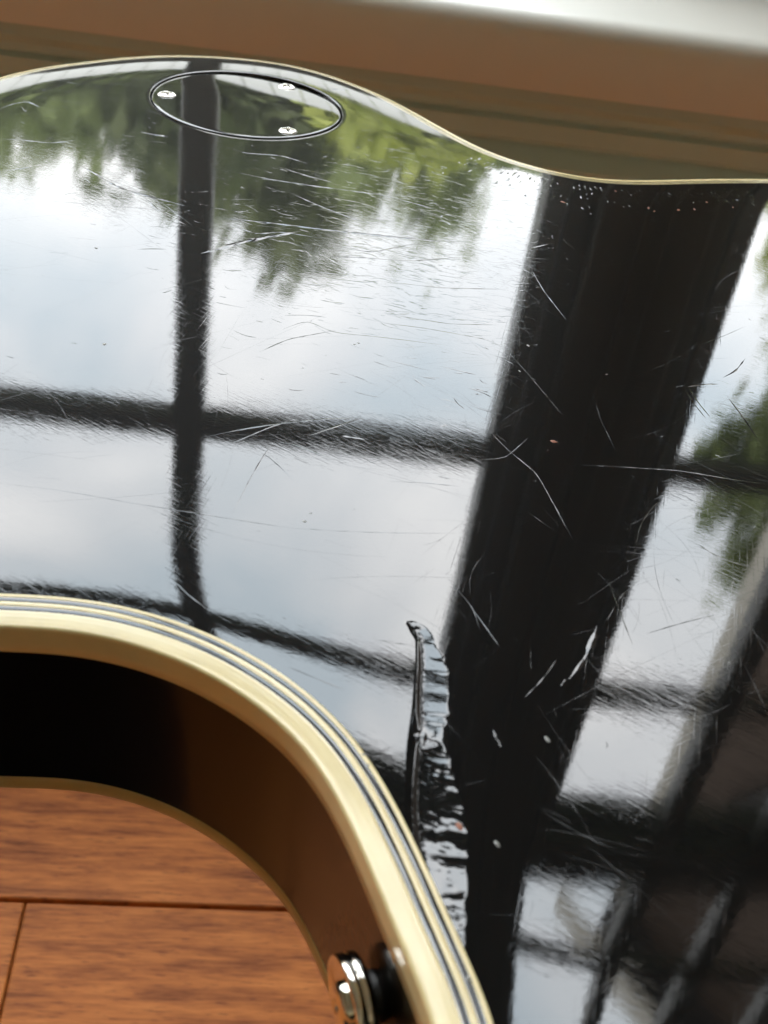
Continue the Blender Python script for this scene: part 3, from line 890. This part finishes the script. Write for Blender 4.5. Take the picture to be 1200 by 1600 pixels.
# ---- low stool carrying the body, hidden under the lower bout
MAT['stool'] = simple('dark_wood', (.06, .03, .018), .5, var=.3, scale=30)
stool = empty('low_stool', (.235, .15, 0))
lathe('seat', [(.352, .001), (.352, .125), (.359, .132), (.376, .132), (.3822, .126), (.3825, .001)], MAT['stool'], stool, 48)
for k in range(4):
    t = math.pi / 4 + k * math.pi / 2
    lathe('leg', [(0, .012), (.2, .015), (.356, .017)], MAT['stool'], stool, 16, (.085 * math.cos(t), .085 * math.sin(t), 0))
tag(stool, 'low dark stool carrying the guitar body underneath', 'stool')

# ------------------------------------------------------------------ outdoors, seen only as mirrored in the back
def wpos(x, y, z):
    """wall frame (heights relative to the guitar's back) to world"""
    c, s = math.cos(YAW), math.sin(YAW)
    return Vector((x * c - y * s, x * s + y * c, z + ZB))
def leafmat(name, c0, c1):
    m, nt, b = new_mat(name)
    g = node(nt, 'ShaderNodeNewGeometry')
    mx = node(nt, 'ShaderNodeMix', data_type='RGBA')
    mx.inputs[6].default_value = (*c0, 1); mx.inputs[7].default_value = (*c1, 1)
    nt.links.new(g.outputs['Random Per Island'], mx.inputs[0])
    nt.links.new(mx.outputs[2], b.inputs['Base Color'])
    b.inputs['Roughness'].default_value = .55
    tr = node(nt, 'ShaderNodeBsdfTranslucent'); ms = node(nt, 'ShaderNodeMixShader'); ms.inputs[0].default_value = .3
    out = nt.nodes['Material Output']
    nt.links.new(mx.outputs[2], tr.inputs['Color'])
    nt.links.new(b.outputs[0], ms.inputs[1]); nt.links.new(tr.outputs[0], ms.inputs[2]); nt.links.new(ms.outputs[0], out.inputs['Surface'])
    return m
LEAF = {'lime': leafmat('lime_leaves', (.30, .35, .05), (.52, .55, .12)), 'green': leafmat('green_leaves', (.20, .25, .07), (.34, .40, .14)),
        'dark': leafmat('dark_leaves', (.12, .15, .06), (.24, .27, .12)), 'rust': leafmat('rust_leaves', (.40, .25, .12), (.50, .36, .18))}
BARK = simple('bark', (.07, .055, .04), .9, var=.4, scale=12, bump=.01)
def tree(label, x, y, zc, rx, rz, kind, n, z_ground=-.75, leaf=.16, seed=1):
    rg = np.random.default_rng(seed)
    t = empty('garden_tree', wpos(x, y, z_ground))
    tag(t, label, 'tree', 'trees mirrored in the guitar')
    H = zc - z_ground
    ncl = 26
    cl = rg.normal(size=(ncl, 3)); cl /= np.linalg.norm(cl, axis=1)[:, None]
    cl *= (rg.random(ncl) ** .45)[:, None]
    cl = cl * np.array([rx, rx, rz]) + np.array([0, 0, H])
    V, Fs = [], []
    for i in range(n):
        c = cl[rg.integers(ncl)]
        p = c + rg.normal(size=3) * np.array([rx, rx, rz]) * .19
        u = rg.normal(size=3); u /= np.linalg.norm(u)
        w = np.cross(u, rg.normal(size=3)); w /= np.linalg.norm(w) + 1e-9
        s = leaf * rg.uniform(.6, 1.3)
        b0 = len(V)
        V += [p - u * s, p - w * s * .55, p + u * s, p + w * s * .55]
        Fs.append((b0, b0 + 1, b0 + 2, b0 + 3))
    add('crown', mesh('crown', V, Fs), LEAF[kind], t)
    V, Fs = [], []
    def limb(a, b, r0, r1):
        a, b = np.array(a, float), np.array(b, float); d = b - a; d /= np.linalg.norm(d)
        u = np.cross(d, (.3, .9, .1)); u /= np.linalg.norm(u); w = np.cross(d, u); b0 = len(V)
        for p, r in ((a, r0), ((a + b) / 2 + rg.normal(0, .05, 3), (r0 + r1) / 2), (b, r1)):
            for k in range(8):
                V.append(p + (u * math.cos(k * math.pi / 4) + w * math.sin(k * math.pi / 4)) * r)
        for j in range(2):
            for k in range(8):
                Fs.append((b0 + j * 8 + k, b0 + j * 8 + (k + 1) % 8, b0 + (j + 1) * 8 + (k + 1) % 8, b0 + (j + 1) * 8 + k))
    limb((0, 0, 0), (0, 0, H), .16, .09)
    for c in cl[:9]: limb((0, 0, H * .62), c, .06, .02)
    add('trunk', mesh('trunk', V, Fs, True), BARK, t)
T = [('russet leaved tree, leftmost of the mirrored row', -4.5, 9.2, 2.5, .9, 1.1, 'rust', 3000),
     ('lime green tree beside the russet one in the mirrored row', -3.85, 9.0, 2.2, 1.0, 1.2, 'lime', 3200),
     ('mid green tree mirrored just left of the slim glazing bar', -2.6, 9.4, 2.55, 1.1, 1.1, 'green', 3400),
     ('small rust tinged tree peeping over the mirrored lime tree', -3.7, 10.6, 3.3, .55, .85, 'rust', 1500),
     ('dark tree mirrored behind the slim glazing bar', -1.3, 9.8, 2.65, 1.1, 1.3, 'dark', 3800),
     ('tallest dark tree mirrored near the round cover', -.25, 10.2, 3.2, .9, 1.4, 'dark', 4000),
     ('bright lime shrubby tree mirrored at the right of the cover', .55, 8.4, 1.95, .7, .9, 'lime', 2400),
     ('green tree at the right end of the mirrored row', .75, 10.0, 2.7, .8, 1.25, 'green', 3000),
     ('low green tree left of the broad mirrored post', 1.75, 9.6, 2.0, .8, .8, 'green', 2200),
     ('tall loose green tree mirrored right of the broad post', 4.35, 8.0, 5.2, .62, .95, 'green', 1000),
     ('lower green tree mirrored at the right edge by the post', 4.1, 8.8, 2.9, .7, 1.1, 'lime', 1500)]
for i, (lb, x, y, zc, rx, rz, kd, n) in enumerate(T):
    tree(lb, x, y, zc, rx, rz, kd, n, seed=20 + i)
MAT['lawn'] = simple('lawn', (.05, .07, .02), .9, var=.4, scale=3)
gm = mesh('ground', [(-60, .95, -.4), (60, .95, -.4), (60, 90, -.4), (-60, 90, -.4)], [(0, 1, 2, 3)])
gr = add('ground', gm, MAT['lawn']); gr.rotation_euler = (0, 0, YAW); gr['kind'] = 'structure'
# pale board fence in front of the trees
MAT['fence'] = simple('fence_paint', (.72, .71, .68), .6, var=.08, scale=6)
fence = empty('garden_fence', wpos(0, 6.4, -.82), YAW)
for i in range(56):
    x = -5.0 + i * .165
    box('fence_board', (x, 0, 0), (x + .158, .025, 2.40 + .01 * math.sin(i * 2.1)), MAT['fence'], fence, .004, 1)
box('fence_rail', (-5.0, .026, .5), (4.2, .07, .6), MAT['fence'], fence)
box('fence_rail', (-5.0, .026, 1.9), (4.2, .07, 2.0), MAT['fence'], fence)
tag(fence, 'pale board fence below the trees, mirrored near the rim', 'fence')
# brown boarded house at the right
MAT['siding'] = simple('brown_siding', (.085, .05, .03), .75, var=.3, scale=5)
MAT['timber'] = simple('dark_timber', (.018, .013, .010), .7, var=.3, scale=9)
MAT['fascia'] = simple('beige_board', (.62, .57, .48), .6, var=.08, scale=5)
house = empty('brown_house', wpos(2.68, 5.0, -.82), YAW - .60)
Hh = 7.85
box('wall', (0.08, 0, 0), (5.0, 4.5, Hh), MAT['siding'], house)
box('corner_board', (0, -.03, 0), (.17, -.001, Hh - .002), MAT['fascia'], house)
for i in range(43):
    box('siding_board', (.172, -.022, i * .18 + .004), (4.9, -.002, i * .18 + .172), MAT['siding'], house, .004, 1)
# gable roof rising to the right, with a beige barge board along its edge
def prism(name, poly, y0, y1, mat):
    n = len(poly)
    V = [(x, y0, z) for x, z in poly] + [(x, y1, z) for x, z in poly]
    Fs = [tuple(range(n))[::-1], tuple(range(n, 2 * n))] + [(i, (i + 1) % n, n + (i + 1) % n, n + i) for i in range(n)]
    return add(name, mesh(name, V, Fs), mat, house)
prism('gable', [(.08, Hh + .001), (4.9, Hh + .001), (4.9, Hh + 3.2)], 0, .1, MAT['siding'])
prism('roof', [(.02, Hh - .03), (5.2, Hh + 3.45), (5.2, Hh + 3.75), (.02, Hh + .23)], -.45, 4.9, MAT['timber'])
prism('barge_board', [(-.30, Hh - .30), (5.2, Hh + 3.42), (5.2, Hh + 3.70), (-.30, Hh - .02)], -.50, -.455, MAT['fascia'])
for k, (x0, z0, x1, z1) in enumerate(((.5, 2.6, 1.5, 4.4), (1.5, 4.6, .5, 6.4), (1.9, 3.0, 2.9, 5.2), (1.7, 5.2, 2.6, 7.0), (.3, 4.5, 3.2, 4.5), (1.7, 0.5, 1.7, 7.1), (.6, 5.2, 1.3, 7.0))):
    d = Vector((x1 - x0, 0, z1 - z0)); L = d.length; d /= L; n = Vector((-d.z, 0, d.x)) * .055
    a, b = Vector((x0, 0, z0)), Vector((x1, 0, z1)); yy = -.024 - .0015 * k
    V = []
    for p in (a - n, b - n, b + n, a + n): V += [(p.x, yy - .05, p.z), (p.x, yy, p.z)]
    add('timber', mesh('timber', V, [(0, 2, 4, 6), (1, 7, 5, 3), (0, 1, 3, 2), (2, 3, 5, 4), (4, 5, 7, 6), (6, 7, 1, 0)]), MAT['timber'], house)
tag(house, 'brown boarded house with beige corner board, mirrored at the lower right', 'house')
